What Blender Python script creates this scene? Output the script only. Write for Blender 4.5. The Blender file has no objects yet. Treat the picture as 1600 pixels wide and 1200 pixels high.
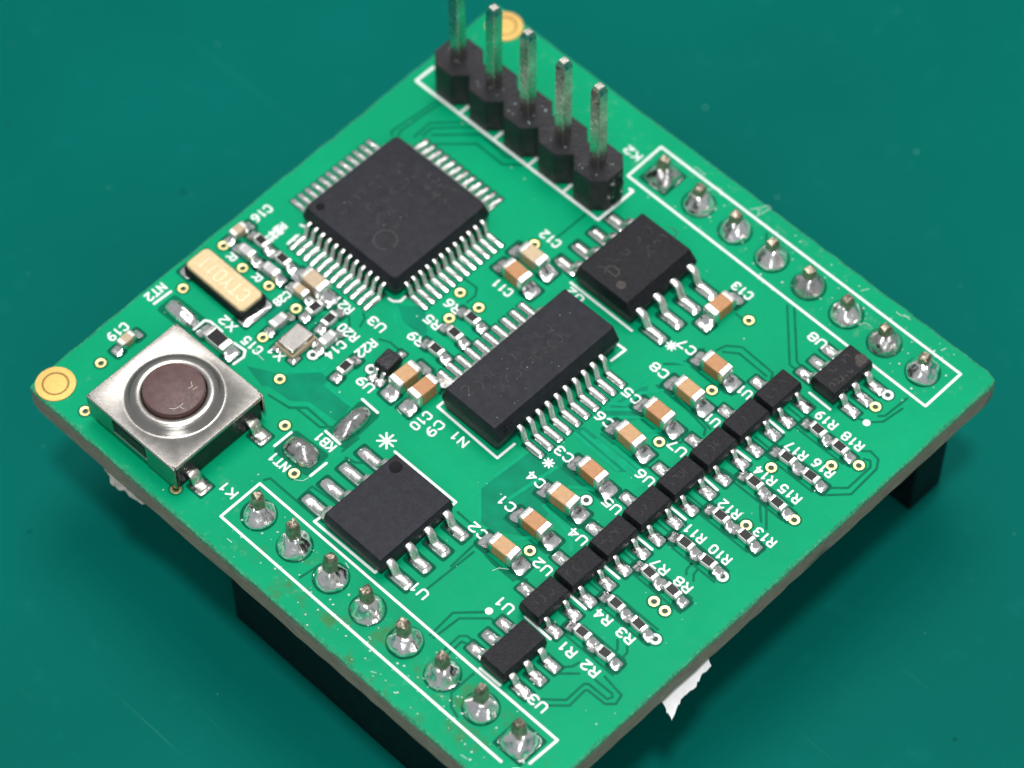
import bpy, math, random
from mathutils import Vector, Matrix, noise

# ---------------------------------------------------------------- camera, world, lamps (1 unit = 1 mm)
sc = bpy.context.scene
rnd = random.Random(7)
ZB = 10.1                                   # top of the board above the mat
cam_data = bpy.data.cameras.new("camera")
cam = bpy.data.objects.new("camera", cam_data)
sc.collection.objects.link(cam)
cam_data.sensor_width = 36.0
cam_data.lens = 108.678
cam_data.clip_start = 1.0
cam_data.clip_end = 5000.0
cam.matrix_world = Matrix(((0.714695, -0.576961, 0.395383, 64.767966), (0.69942, 0.593395, -0.398364, -47.654507), (-0.004777, 0.561248, 0.827634, 138.47575), (0.0, 0.0, 0.0, 1.0)))
cam_data.dof.use_dof = True
cam_data.dof.focus_distance = 150.0
cam_data.dof.aperture_fstop = 0.044
sc.camera = cam

world = bpy.data.worlds.new("World")
sc.world = world
world.use_nodes = True
world.node_tree.nodes["Background"].inputs[0].default_value = (0.92, 0.96, 1.0, 1)
world.node_tree.nodes["Background"].inputs[1].default_value = 0.36


def ceiling_or_fill_lamp(name, to, dist, size, watts, col):
    d = bpy.data.lights.new(name, 'AREA')
    d.shape = 'DISK'
    d.size = size
    d.energy = watts
    d.color = col
    o = bpy.data.objects.new(name, d)
    v = Vector(to).normalized()
    o.location = Vector((3.5, 14.3, ZB)) + v * dist
    o.rotation_euler = v.to_track_quat('Z', 'Y').to_euler()
    sc.collection.objects.link(o)


ceiling_or_fill_lamp("ceiling_or_fill_lamp", (0.17, -0.165, 1.0), 700, 80, 2.4e6, (1.0, 0.985, 0.96))
ceiling_or_fill_lamp("ceiling_or_fill_lamp", (-0.19, 0.27, 1.0), 700, 330, 2.3e6, (1.0, 0.985, 0.96))
ceiling_or_fill_lamp("ceiling_or_fill_lamp", (0.75, -0.75, 1.0), 900, 420, 1.2e6, (0.98, 0.99, 1.0))  # extra fill lamp, added to put more highlights on the solder

sc.view_settings.view_transform = 'Standard'
sc.view_settings.look = 'None'
sc.view_settings.exposure = 0.13
sc.view_settings.gamma = 1.0
sc.view_settings.use_curve_mapping = False
sc.cycles.use_denoising = True
sc.cycles.max_bounces = 8
sc.cycles.caustics_reflective = False
sc.cycles.caustics_refractive = False

# ---------------------------------------------------------------- measured board layout (millimetres on the board)
RESISTORS = [
    ('R19', 16.33, 22.6, 0),
    ('R18', 17.81, 22.59, 0),
    ('R17', 16.32, 20.35, 0),
    ('R16', 17.87, 20.3, 0),
    ('R14', 16.16, 18.12, 0),
    ('R15', 17.77, 18.01, 0),
    ('R12', 16.25, 15.56, 0),
    ('R13', 17.9, 15.54, 0),
    ('R11', 16.07, 13.18, 0),
    ('R10', 17.56, 13.2, 0),
    ('R7', 15.99, 10.77, 0),
    ('R8', 17.43, 10.84, 0),
    ('R4', 15.97, 8.43, 0),
    ('R3', 17.56, 8.36, 0),
    ('R1', 15.95, 6.13, 0),
    ('R2', 17.46, 6.08, 0),
    ('R5', -0.7, 14.2, 0),
    ('R6', -0.73, 15.5, 0),
    ('R9', -0.7, 12.83, 0),
    ('RA', -11.98, 11.36, 0),
    ('RB', -10.34, 11.35, 0),
    ('R21', -6.92, 10.38, 1),
    ('R20', -5.89, 10.38, 1),
    ('R22', -3.2, 8.92, 1),
]
CAPS_0603 = [
    ('C2', 10.16, 6.76, 0),
    ('C1', 10.23, 8.82, 0),
    ('C4', 10.17, 10.83, 0),
    ('C3', 10.18, 12.89, 0),
    ('C6', 10.08, 15.71, 0),
    ('C5', 10.16, 17.73, 0),
    ('C8', 10.32, 19.75, 0),
    ('C7', 10.28, 21.81, 0),
    ('C11', -0.9, 18.93, 0),
    ('C12', -1.04, 20.27, 0),
    ('C13', 7.95, 24.67, 1),
    ('C10', -0.46, 10.51, 1),
    ('C9', 0.8, 10.57, 1),
    ('CB', -7.95, 11.37, 0),
]
CAPS_0402 = [
    ('C16', -13.26, 10.97, 1),
    ('CG', -11.97, 10.32, 0),
    ('CH', -10.18, 10.36, 0),
    ('CS', -8.16, 10.53, 0),
    ('C15', -7.56, 8.44, 1),
    ('C14', -5.02, 9.47, 1),
    ('C18', -12.25, 2.34, 1),
]
TEXTS = [
    ('K2', -2.27, 29.1, 'U'),
    ('C16', -13.42, 12.71, 'V'),
    ('NT2', -13.62, 5.45, 'V'),
    ('X2', -9.51, 6.7, 'U'),
    ('C15', -7.64, 6.64, 'U'),
    ('X1', -6.43, 7.16, 'U'),
    ('R21', -6.15, 11.59, 'U'),
    ('R20', -4.72, 10.58, 'U'),
    ('C14', -4.41, 9.39, 'V'),
    ('R22', -3.36, 10.53, 'V'),
    ('U3', -4.04, 11.96, 'U'),
    ('C19', -13.14, 2.45, 'V'),
    ('U9', -1.81, 8.98, 'U'),
    ('R5', -2.1, 14.02, 'U'),
    ('R6', -2.07, 15.44, 'U'),
    ('R9', -1.97, 12.71, 'U'),
    ('C11', -1.07, 18.04, 'U'),
    ('C12', -1.47, 22.0, 'U'),
    ('N1', 3.87, 9.95, 'U'),
    ('KB1', -0.77, 5.18, 'U'),
    ('NT1', -1.55, 2.79, 'U'),
    ('K1', -2.15, -0.08, 'U'),
    ('U1', 8.62, 2.45, 'U'),
    ('C13', 7.88, 26.46, 'U'),
    ('C7', 8.21, 21.89, 'U'),
    ('C8', 8.18, 19.88, 'U'),
    ('C5', 8.25, 17.79, 'U'),
    ('C6', 8.24, 15.79, 'U'),
    ('C3', 8.22, 12.92, 'U'),
    ('C4', 8.27, 10.88, 'U'),
    ('C1', 8.18, 8.89, 'U'),
    ('C2', 8.3, 6.81, 'U'),
    ('U11', 11.91, 21.89, 'U'),
    ('U10', 11.9, 19.52, 'U'),
    ('U7', 11.99, 17.07, 'U'),
    ('U6', 12.03, 14.71, 'U'),
    ('U5', 11.98, 12.39, 'U'),
    ('U4', 12.0, 9.96, 'U'),
    ('U2', 11.96, 7.55, 'U'),
    ('U1', 12.12, 4.74, 'U'),
    ('U8', 12.66, 26.81, 'U'),
    ('R19', 16.18, 23.47, 'U'),
    ('R18', 17.94, 23.43, 'U'),
    ('R17', 16.32, 21.06, 'U'),
    ('R16', 17.93, 21.22, 'U'),
    ('R14', 16.18, 18.89, 'U'),
    ('R15', 17.75, 18.96, 'U'),
    ('R12', 16.23, 16.25, 'U'),
    ('R13', 18.53, 16.25, 'U'),
    ('R11', 15.94, 14.03, 'U'),
    ('R10', 17.63, 14.01, 'U'),
    ('R7', 16.01, 11.48, 'U'),
    ('R8', 17.48, 11.52, 'U'),
    ('R4', 15.97, 7.53, 'U'),
    ('R3', 17.43, 7.54, 'U'),
    ('R1', 15.95, 5.08, 'U'),
    ('R2', 17.45, 5.09, 'U'),
    ('U3', 16.96, 2.04, 'U'),
    ('C10', 1.76, 9.39, 'V'),
    ('C9', 2.58, 9.55, 'V'),
    ('U2', 1.92, 20.28, 'U'),
    ('R25', -11.93, 12.18, 'V'),
    ('R24', -12.03, 12.54, 'V'),
    ('R', -12.47, 9.7, 'V'),
    ('R', -10.56, 9.72, 'V'),
    ('C28', -8.67, 9.7, 'V'),
    ('1', -11.0, 12.85, 'U'),
    ('*', 1.37, 7.36, 'U'),
    ('*', 7.6, 21.4, 'U'),
    ('*', 8.04, 12.01, 'U'),
]
VIAS = [
    (-13.32, 9.9, 0),
    (-11.55, 9.61, 0),
    (-9.75, 9.78, 0),
    (-12.79, 6.6, 0),
    (-7.71, 9.77, 0),
    (-7.61, 7.36, 0),
    (-5.13, 6.21, 0),
    (-12.32, 0.58, 0),
    (-10.69, -1.89, 0),
    (-4.03, -1.81, 0),
    (-2.41, 16.32, 0),
    (-1.06, 16.31, 0),
    (-1.67, 14.79, 0),
    (-2.91, 4.47, 0),
    (-0.52, 2.85, 0),
    (-1.83, 21.18, 0),
    (10.89, 20.84, 0),
    (11.1, 16.73, 0),
    (9.35, 25.32, 0),
    (17.41, 25.79, 0),
    (16.08, 19.47, 0),
    (18.12, 21.63, 0),
    (19.09, 22.58, 0),
    (18.89, 18.0, 0),
    (17.42, 16.14, 0),
    (17.12, 9.88, 0),
    (17.85, 9.86, 0),
    (10.89, 7.76, 0),
    (17.39, 26.75, 1),
    (18.54, 13.19, 1),
    (10.86, 11.75, 1),
    (18.57, 8.41, 1),
    (-5.0, 8.38, 1),
    (-2.27, 9.83, 1),
]
DOTS = [
    (11.83, 3.99),
    (17.72, 24.75),
]
SILK_LINES = [
    [(-1.3, 1.27), (-1.28, -1.35), (17.87, -1.33)],
    [(-1.3, 1.27), (18.97, 1.29), (18.89, -0.47)],
    [(-1.43, 27.82), (-1.49, 30.46), (19.19, 30.27), (19.17, 27.55)],
    [(-1.43, 27.82), (19.17, 27.55)],
    [(2.12, 7.2), (6.36, 7.22), (6.37, 7.02)],
    [(2.24, 1.93), (2.2, 1.63), (6.4, 1.68), (6.37, 1.96)],
    [(1.22, 20.72), (5.52, 20.7)],
    [(1.76, 11.05), (1.75, 10.56), (6.02, 10.46), (6.05, 11.65)],
    [(5.62, 19.59), (6.1, 19.61), (6.04, 18.63)],
    [(14.15, 21.49), (15.13, 21.44)],
    [(14.18, 19.04), (15.06, 19.05)],
    [(14.06, 16.73), (15.06, 16.66)],
    [(14.05, 14.34), (15.08, 14.32)],
    [(14.06, 11.95), (15.08, 11.94)],
    [(13.92, 9.65), (15.04, 9.64)],
    [(13.98, 7.32), (15.06, 7.29)],
    [(13.3, 4.98), (15.0, 4.93)],
    [(13.72, 1.47), (15.02, 1.49)],
    [(14.5, 24.13), (15.89, 24.09)],
    [(-1.28, 8.25), (-0.15, 8.22)],
    [(-1.21, 5.65), (-0.16, 5.62)],
    [(-2.38, 4.41), (-2.39, 3.28)],
    [(0.18, 4.37), (0.16, 3.31)],
    [(-13.09, 6.03), (-13.13, 4.92)],
    [(-10.48, 5.26), (-10.5, 6.02), (-10.23, 6.17), (-9.37, 6.17)],
    [(-8.43, 6.1), (-7.66, 6.18), (-7.42, 5.87), (-7.47, 5.21)],
    [(-4.75, 13.51), (-4.49, 13.54), (-4.21, 13.81), (-4.24, 14.17)],
    [(-11.01, 12.32), (-11.07, 12.96)],
    [(-11.41, 13.61), (-11.18, 13.66), (-11.16, 13.91)],
]
GAPS = [
    [(-12.28, 21.07), (-12.5, 21.28), (-12.35, 22.95), (-12.24, 24.77)],
    [(-12.03, 21.3), (-12.18, 21.59), (-12.1, 23.18), (-11.94, 24.81)],
    [(-11.36, 21.83), (-11.43, 23.1), (-9.88, 24.67)],
    [(-11.11, 22.2), (-11.11, 22.93), (-9.44, 24.62)],
    [(-10.77, 22.59), (-8.98, 24.39), (-6.94, 24.26), (-6.38, 24.75)],
    [(-10.17, 22.33), (-8.64, 23.81), (-6.7, 23.78), (-5.58, 24.8)],
    [(-8.62, 24.38), (-6.97, 24.53)],
    [(10.75, 1.11), (10.65, 2.72), (11.83, 3.93)],
    [(10.96, 1.13), (11.09, 2.72), (12.15, 3.76), (12.62, 3.78)],
    [(11.8, 1.04), (11.77, 2.04), (12.04, 2.3), (12.47, 2.3)],
    [(12.09, 0.96), (12.06, 1.9), (12.26, 1.97), (12.67, 1.89)],
    [(13.69, 1.07), (13.66, -0.39), (14.2, -0.93), (14.77, -1.08)],
    [(16.8, 2.2), (17.8, 3.11), (17.8, 4.3), (17.97, 4.46), (19.14, 4.48), (19.25, 4.73), (19.1, 4.85), (18.03, 4.83)],
    [(17.41, 2.32), (18.11, 3.0), (18.07, 4.08), (18.17, 4.19), (19.24, 4.22), (19.61, 4.58), (19.48, 5.1), (18.24, 5.27)],
    [(16.2, 4.24), (16.48, 4.27), (16.77, 4.62), (16.84, 4.98)],
    [(16.45, 3.76), (17.26, 4.55)],
    [(17.31, 7.13), (17.67, 6.75), (17.62, 6.47)],
    [(17.88, 7.2), (18.11, 6.94), (18.13, 6.6)],
    [(10.13, 27.38), (12.65, 24.72), (13.22, 24.73)],
    [(10.52, 27.49), (12.78, 25.12), (13.27, 25.05)],
    [(17.22, 24.65), (17.83, 24.91), (18.26, 25.39), (18.44, 26.64)],
    [(17.87, 25.48), (18.1, 25.7), (18.21, 27.29)],
    [(18.66, 23.34), (18.94, 23.62), (19.53, 23.53), (19.84, 23.05), (19.91, 21.05), (18.99, 20.08)],
    [(19.02, 23.04), (19.31, 23.19), (19.56, 22.9), (19.56, 21.22), (18.83, 20.51)],
    [(9.42, 22.82), (9.57, 23.37), (10.22, 23.86), (12.36, 23.76), (12.57, 23.42)],
    [(9.72, 22.97), (10.37, 23.46), (12.26, 23.39)],
    [(8.08, 20.35), (9.0, 21.24), (8.89, 22.44)],
    [(9.83, 19.27), (12.21, 18.92), (12.41, 18.58)],
    [(10.01, 19.44), (12.39, 19.08)],
    [(14.35, 22.73), (15.55, 22.69)],
    [(14.3, 20.28), (15.49, 20.25)],
    [(14.4, 17.75), (15.6, 17.88)],
    [(14.19, 15.48), (15.48, 15.45)],
    [(17.15, 17.45), (17.79, 16.8)],
    [(17.49, 17.53), (18.28, 16.65)],
    [(16.98, 12.66), (17.03, 12.27), (17.21, 12.07)],
    [(17.41, 12.65), (17.46, 12.32), (17.7, 12.05)],
    [(14.13, 13.24), (15.3, 13.23)],
    [(14.08, 10.91), (15.25, 10.79)],
    [(14.02, 10.85), (15.18, 10.85)],
    [(14.03, 8.48), (15.19, 8.49)],
    [(8.77, 4.49), (8.69, 6.55)],
    [(9.43, 6.13), (10.09, 6.02), (11.49, 6.02)],
    [(6.82, 6.89), (7.72, 6.87)],
    [(-1.31, 1.56), (-1.16, 1.84), (2.15, 1.84)],
    [(4.0, -1.03), (4.17, 0.14)],
    [(8.83, 2.8), (8.98, 5.82)],
    [(-3.41, 5.59), (-1.59, 5.63), (-1.13, 6.07)],
    [(0.23, 5.42), (0.26, 6.5)],
    [(0.69, 2.15), (0.65, 2.95), (2.41, 3.11)],
    [(0.62, 5.27), (1.16, 5.4), (1.91, 6.0)],
    [(-4.82, 5.16), (-3.51, 5.36), (-2.88, 5.97), (-1.0, 5.94)],
    [(-5.41, 11.3), (-4.5, 10.52)],
    [(-5.03, 11.95), (-4.76, 11.8), (-4.57, 11.28)],
    [(-3.31, 11.4), (-2.76, 11.66), (-1.67, 11.62)],
    [(-2.91, 17.1), (-2.01, 17.13), (-1.72, 16.71), (-1.73, 16.14)],
    [(-1.31, 22.33), (-1.28, 24.45)],
    [(6.31, 30.07), (6.72, 29.61)],
    [(8.59, 25.19), (9.52, 25.12)],
]
TRACES = [
    [(-5.09, 6.25), (-5.25, 6.78), (-3.98, 8.01), (-4.0, 8.81)],
    [(-3.22, 8.07), (-3.17, 7.57), (-1.34, 7.6)],
    [(-4.49, 13.59), (-3.51, 12.74), (-2.15, 12.66)],
    [(-3.65, 5.49), (-2.96, 6.16), (-1.02, 6.18)],
    [(6.84, 11.91), (6.6, 8.61), (7.99, 7.2)],
    [(8.49, 12.14), (8.09, 9.16)],
    [(9.74, 11.73), (10.8, 12.56)],
    [(9.84, 7.6), (10.41, 8.35)],
    [(9.58, 10.09), (11.62, 9.78), (12.3, 9.18)],
    [(7.96, 14.52), (12.29, 14.41), (12.09, 13.82)],
    [(8.8, 14.67), (12.4, 14.64)],
    [(8.26, 17.21), (8.44, 18.19), (9.06, 18.93), (9.2, 19.6)],
    [(7.57, 16.54), (8.38, 17.19), (8.39, 18.01)],
    [(7.95, 16.37), (9.1, 17.49)],
    [(7.71, 15.47), (9.42, 17.14)],
    [(9.9, 16.4), (10.6, 17.15)],
    [(7.62, 14.18), (10.76, 14.09)],
    [(9.68, 15.0), (11.61, 14.91)],
    [(7.99, 18.43), (8.06, 19.3)],
    [(8.38, 20.85), (9.04, 21.21)],
    [(-1.84, 13.38), (0.31, 13.41)],
    [(-1.23, 14.95), (1.24, 15.0)],
]
DARK_ZONES = [
    [(-6.92, 5.58), (-5.16, 6.59), (-3.91, 7.94), (-3.36, 7.93), (-3.29, 7.52), (-1.37, 7.51), (-1.17, 6.43), (-3.1, 6.29), (-3.83, 5.66), (-5.21, 5.53), (-5.44, 5.3)],
    [(-4.17, 13.56), (-3.15, 14.33), (-2.55, 14.08), (-1.98, 13.52), (0.37, 13.46), (0.55, 12.82), (-1.23, 13.01), (-3.21, 13.02)],
    [(6.84, 11.91), (6.63, 8.58), (8.02, 7.23), (8.82, 7.31), (10.41, 8.35), (10.0, 10.11), (11.35, 10.28), (11.43, 10.87), (9.65, 11.83), (10.61, 12.64), (8.53, 13.23), (7.35, 12.86)],
    [(7.82, 15.58), (8.0, 17.49), (8.23, 18.53), (8.43, 18.85), (8.67, 18.41), (8.89, 17.82), (9.49, 17.07), (8.71, 15.91), (8.25, 15.59)],
    [(7.5, 14.2), (7.79, 14.81), (11.67, 14.84), (10.77, 13.96)],
    [(-13.11, 10.2), (-12.61, 11.54), (-9.37, 11.68), (-9.02, 10.89), (-10.08, 9.86), (-12.07, 9.91)],
    [(-8.72, 8.36), (-8.43, 10.33), (-4.96, 10.63), (-4.36, 9.83), (-5.01, 8.1), (-6.8, 7.46)],
]
SCUFFS = [
    [(4.67, 30.63), (4.9, 30.97), (5.23, 30.71), (5.15, 30.39)],
    [(4.9, 30.97), (5.22, 31.52)],
    [(5.3, 30.83), (5.34, 31.28), (5.4, 31.46)],
    [(2.43, 30.51), (2.74, 30.57)],
    [(0.7, 30.67), (1.01, 30.73), (1.44, 30.61)],
    [(2.05, 29.84), (2.33, 30.23)],
    [(13.5, 28.96), (13.7, 29.32), (14.02, 29.35)],
    [(14.38, 30.93), (14.72, 30.92), (15.05, 31.14)],
    [(14.76, 31.08), (15.2, 31.06)],
    [(17.55, 30.69), (17.66, 30.96)],
    [(12.23, 30.68), (12.45, 31.07)],
    [(-0.24, 2.6), (0.11, 2.84), (0.17, 3.16)],
    [(-0.12, -2.0), (0.2, -1.99)],
    [(4.99, 1.06), (5.31, 0.97)],
    [(10.82, 11.29), (10.99, 11.57)],
    [(10.39, 5.71), (10.51, 6.03), (10.89, 6.3)],
    [(0.4, 9.03), (0.78, 8.97)],
    [(-7.35, 6.65), (-6.94, 6.44), (-6.55, 6.43)],
    [(-6.14, 7.82), (-5.67, 7.68)],
    [(12.14, -0.79), (12.41, -0.72)],
    [(10.16, -2.24), (10.39, -2.12)],
    [(16.29, -2.39), (16.65, -2.33)],
]

# ---------------------------------------------------------------- materials


def new_mat(name):
    m = bpy.data.materials.new(name)
    m.use_nodes = True
    nt = m.node_tree
    return m, nt, nt.nodes["Principled BSDF"]


def mat(name, col, rough=0.5, metal=0.0, var=0.0, vscale=2.0, bump=0.0, bscale=8.0, rvar=0.0, spec=0.5, coat=0.0, second=None):
    """A plain procedural material: colour with a little noise, uneven gloss and fine relief."""
    m, nt, b = new_mat(name)
    b.inputs["Base Color"].default_value = (*col, 1)
    b.inputs["Roughness"].default_value = rough
    b.inputs["Metallic"].default_value = metal
    b.inputs["Specular IOR Level"].default_value = spec
    b.inputs["Coat Weight"].default_value = coat
    tc = nt.nodes.new("ShaderNodeTexCoord")
    if var or second:
        n = nt.nodes.new("ShaderNodeTexNoise")
        n.inputs["Scale"].default_value = vscale
        n.inputs["Detail"].default_value = 5
        nt.links.new(tc.outputs["Object"], n.inputs["Vector"])
        r = nt.nodes.new("ShaderNodeValToRGB")
        r.color_ramp.elements[0].position = 0.32
        r.color_ramp.elements[1].position = 0.68
        c2 = second or tuple(min(1, c * (1 + var)) for c in col)
        r.color_ramp.elements[0].color = (*(c * (1 - var) for c in col), 1)
        r.color_ramp.elements[1].color = (*c2, 1)
        nt.links.new(n.outputs["Fac"], r.inputs["Fac"])
        nt.links.new(r.outputs["Color"], b.inputs["Base Color"])
    if rvar:
        n = nt.nodes.new("ShaderNodeTexNoise")
        n.inputs["Scale"].default_value = vscale * 2.3
        n.inputs["Detail"].default_value = 4
        nt.links.new(tc.outputs["Object"], n.inputs["Vector"])
        mr = nt.nodes.new("ShaderNodeMapRange")
        mr.inputs["From Min"].default_value = 0.3
        mr.inputs["From Max"].default_value = 0.7
        mr.inputs["To Min"].default_value = max(0.02, rough - rvar)
        mr.inputs["To Max"].default_value = min(1, rough + rvar)
        nt.links.new(n.outputs["Fac"], mr.inputs["Value"])
        nt.links.new(mr.outputs["Result"], b.inputs["Roughness"])
    if bump:
        n = nt.nodes.new("ShaderNodeTexNoise")
        n.inputs["Scale"].default_value = bscale
        n.inputs["Detail"].default_value = 4
        nt.links.new(tc.outputs["Object"], n.inputs["Vector"])
        bp = nt.nodes.new("ShaderNodeBump")
        bp.inputs["Strength"].default_value = bump
        bp.inputs["Distance"].default_value = 0.12
        nt.links.new(n.outputs["Fac"], bp.inputs["Height"])
        nt.links.new(bp.outputs["Normal"], b.inputs["Normal"])
    return m


def ramp(nt, fac, p0, p1, c0=(0, 0, 0, 1), c1=(1, 1, 1, 1)):
    r = nt.nodes.new("ShaderNodeValToRGB")
    r.color_ramp.elements[0].position = p0
    r.color_ramp.elements[1].position = p1
    r.color_ramp.elements[0].color = c0
    r.color_ramp.elements[1].color = c1
    nt.links.new(fac, r.inputs["Fac"])
    return r.outputs["Color"]


def noise_node(nt, vec, scale, detail=4, rough=0.5):
    n = nt.nodes.new("ShaderNodeTexNoise")
    n.inputs["Scale"].default_value = scale
    n.inputs["Detail"].default_value = detail
    n.inputs["Roughness"].default_value = rough
    nt.links.new(vec, n.inputs["Vector"])
    return n.outputs["Fac"]


def mix(nt, fac, a, b):
    m = nt.nodes.new("ShaderNodeMix")
    m.data_type = 'RGBA'
    if isinstance(fac, float):
        m.inputs[0].default_value = fac
    else:
        nt.links.new(fac, m.inputs[0])
    for i, c in ((6, a), (7, b)):
        if isinstance(c, tuple):
            m.inputs[i].default_value = c
        else:
            nt.links.new(c, m.inputs[i])
    return m.outputs[2]


def mul(nt, a, b):
    m = nt.nodes.new("ShaderNodeMath")
    m.operation = 'MULTIPLY'
    for i, c in enumerate((a, b)):
        if isinstance(c, float):
            m.inputs[i].default_value = c
        else:
            nt.links.new(c, m.inputs[i])
    return m.outputs[0]


def mask_material():
    """Glossy green solder mask with flux stains along the two header rows, tiny pits and specks."""
    m, nt, b = new_mat("solder_mask")
    tc = nt.nodes.new("ShaderNodeTexCoord")
    ob = tc.outputs["Object"]
    base = ramp(nt, noise_node(nt, ob, 0.16, 3), 0.3, 0.7, (0.0, 0.300, 0.135, 1), (0.0, 0.355, 0.160, 1))
    fine = ramp(nt, noise_node(nt, ob, 3.0, 5, 0.6), 0.35, 0.75, (0, 0, 0, 1), (0.16, 0.16, 0.16, 1))
    base = mix(nt, fine, base, (0.0, 0.23, 0.11, 1))
    # flux residue: brown-green patches beside the solder joints of both header rows
    sep = nt.nodes.new("ShaderNodeSeparateXYZ")
    nt.links.new(ob, sep.inputs[0])

    def band(lo, hi, soft):
        mr = nt.nodes.new("ShaderNodeMapRange")
        mr.inputs["From Min"].default_value = lo - soft
        mr.inputs["From Max"].default_value = lo
        nt.links.new(sep.outputs[1], mr.inputs["Value"])
        mr2 = nt.nodes.new("ShaderNodeMapRange")
        mr2.inputs["From Min"].default_value = hi + soft
        mr2.inputs["From Max"].default_value = hi
        nt.links.new(sep.outputs[1], mr2.inputs["Value"])
        return mul(nt, mr.outputs[0], mr2.outputs[0])
    ux = nt.nodes.new("ShaderNodeMapRange")
    ux.inputs["From Min"].default_value = 0.0
    ux.inputs["From Max"].default_value = 4.0
    nt.links.new(sep.outputs[0], ux.inputs["Value"])
    st = ramp(nt, noise_node(nt, ob, 0.75, 6, 0.62), 0.52, 0.66)
    k1 = mul(nt, mul(nt, band(-2.6, 0.3, 0.7), ux.outputs[0]), st)
    base = mix(nt, mul(nt, k1, 0.75), base, (0.06, 0.17, 0.05, 1))
    st2 = ramp(nt, noise_node(nt, ob, 1.7, 6, 0.7), 0.58, 0.68)
    k2 = mul(nt, band(28.0, 31.2, 0.6), st2)
    base = mix(nt, mul(nt, k2, 0.45), base, (0.12, 0.36, 0.21, 1))
    k3 = mul(nt, band(-2.6, 0.3, 0.5), st2)
    base = mix(nt, mul(nt, k3, 0.4), base, (0.12, 0.36, 0.21, 1))
    nt.links.new(base, b.inputs["Base Color"])
    b.inputs["Specular IOR Level"].default_value = 0.07
    rg = nt.nodes.new("ShaderNodeMapRange")
    nt.links.new(noise_node(nt, ob, 1.1, 5), rg.inputs["Value"])
    rg.inputs["To Min"].default_value = 0.30
    rg.inputs["To Max"].default_value = 0.52
    nt.links.new(rg.outputs[0], b.inputs["Roughness"])
    bp = nt.nodes.new("ShaderNodeBump")
    bp.inputs["Strength"].default_value = 0.16
    bp.inputs["Distance"].default_value = 0.1
    nt.links.new(noise_node(nt, ob, 2.2, 6, 0.6), bp.inputs["Height"])
    nt.links.new(bp.outputs[0], b.inputs["Normal"])
    return m


def mat_material():
    """Rubbery teal work mat: uneven tone, faint scuffs and tiny pits."""
    m, nt, b = new_mat("teal_rubber")
    tc = nt.nodes.new("ShaderNodeTexCoord")
    ob = tc.outputs["Object"]
    base = ramp(nt, noise_node(nt, ob, 0.035, 3), 0.3, 0.7, (0.0, 0.106, 0.087, 1), (0.0, 0.134, 0.110, 1))
    base = mix(nt, ramp(nt, noise_node(nt, ob, 0.5, 6, 0.65), 0.58, 0.90), base, (0.003, 0.145, 0.126, 1))
    v = nt.nodes.new("ShaderNodeTexVoronoi")
    v.inputs["Scale"].default_value = 0.22
    nt.links.new(ob, v.inputs["Vector"])
    base = mix(nt, ramp(nt, v.outputs["Distance"], 0.02, 0.045, (1, 1, 1, 1), (0, 0, 0, 1)), base, (0.0, 0.06, 0.055, 1))
    # long thin scuffs
    mp = nt.nodes.new("ShaderNodeMapping")
    mp.inputs["Scale"].default_value = (0.05, 2.6, 1)
    mp.inputs["Rotation"].default_value = (0, 0, 0.5)
    nt.links.new(ob, mp.inputs["Vector"])
    sc1 = ramp(nt, noise_node(nt, mp.outputs[0], 1.0, 5, 0.6), 0.68, 0.76)
    base = mix(nt, mul(nt, sc1, 0.25), base, (0.05, 0.27, 0.24, 1))
    nt.links.new(base, b.inputs["Base Color"])
    b.inputs["Roughness"].default_value = 0.55
    b.inputs["Specular IOR Level"].default_value = 0.03
    bp = nt.nodes.new("ShaderNodeBump")
    bp.inputs["Strength"].default_value = 0.12
    bp.inputs["Distance"].default_value = 0.1
    nt.links.new(noise_node(nt, ob, 5.0, 4), bp.inputs["Height"])
    nt.links.new(bp.outputs[0], b.inputs["Normal"])
    return m


def fibre_material():
    m, nt, b = new_mat("cut_fibreglass")
    tc = nt.nodes.new("ShaderNodeTexCoord")
    ob = tc.outputs["Object"]
    mp = nt.nodes.new("ShaderNodeMapping")
    mp.inputs["Scale"].default_value = (1.2, 1.2, 9.0)
    nt.links.new(ob, mp.inputs["Vector"])
    base = ramp(nt, noise_node(nt, mp.outputs[0], 1.0, 6, 0.65), 0.3, 0.75, (0.20, 0.178, 0.135, 1), (0.42, 0.385, 0.29, 1))
    base = mix(nt, ramp(nt, noise_node(nt, ob, 3.2, 5, 0.7), 0.62, 0.72), base, (0.42, 0.42, 0.36, 1))
    nt.links.new(base, b.inputs["Base Color"])
    b.inputs["Roughness"].default_value = 0.75
    bp = nt.nodes.new("ShaderNodeBump")
    bp.inputs["Strength"].default_value = 0.8
    bp.inputs["Distance"].default_value = 0.12
    nt.links.new(noise_node(nt, mp.outputs[0], 3.0, 5, 0.7), bp.inputs["Height"])
    nt.links.new(bp.outputs[0], b.inputs["Normal"])
    return m


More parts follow.
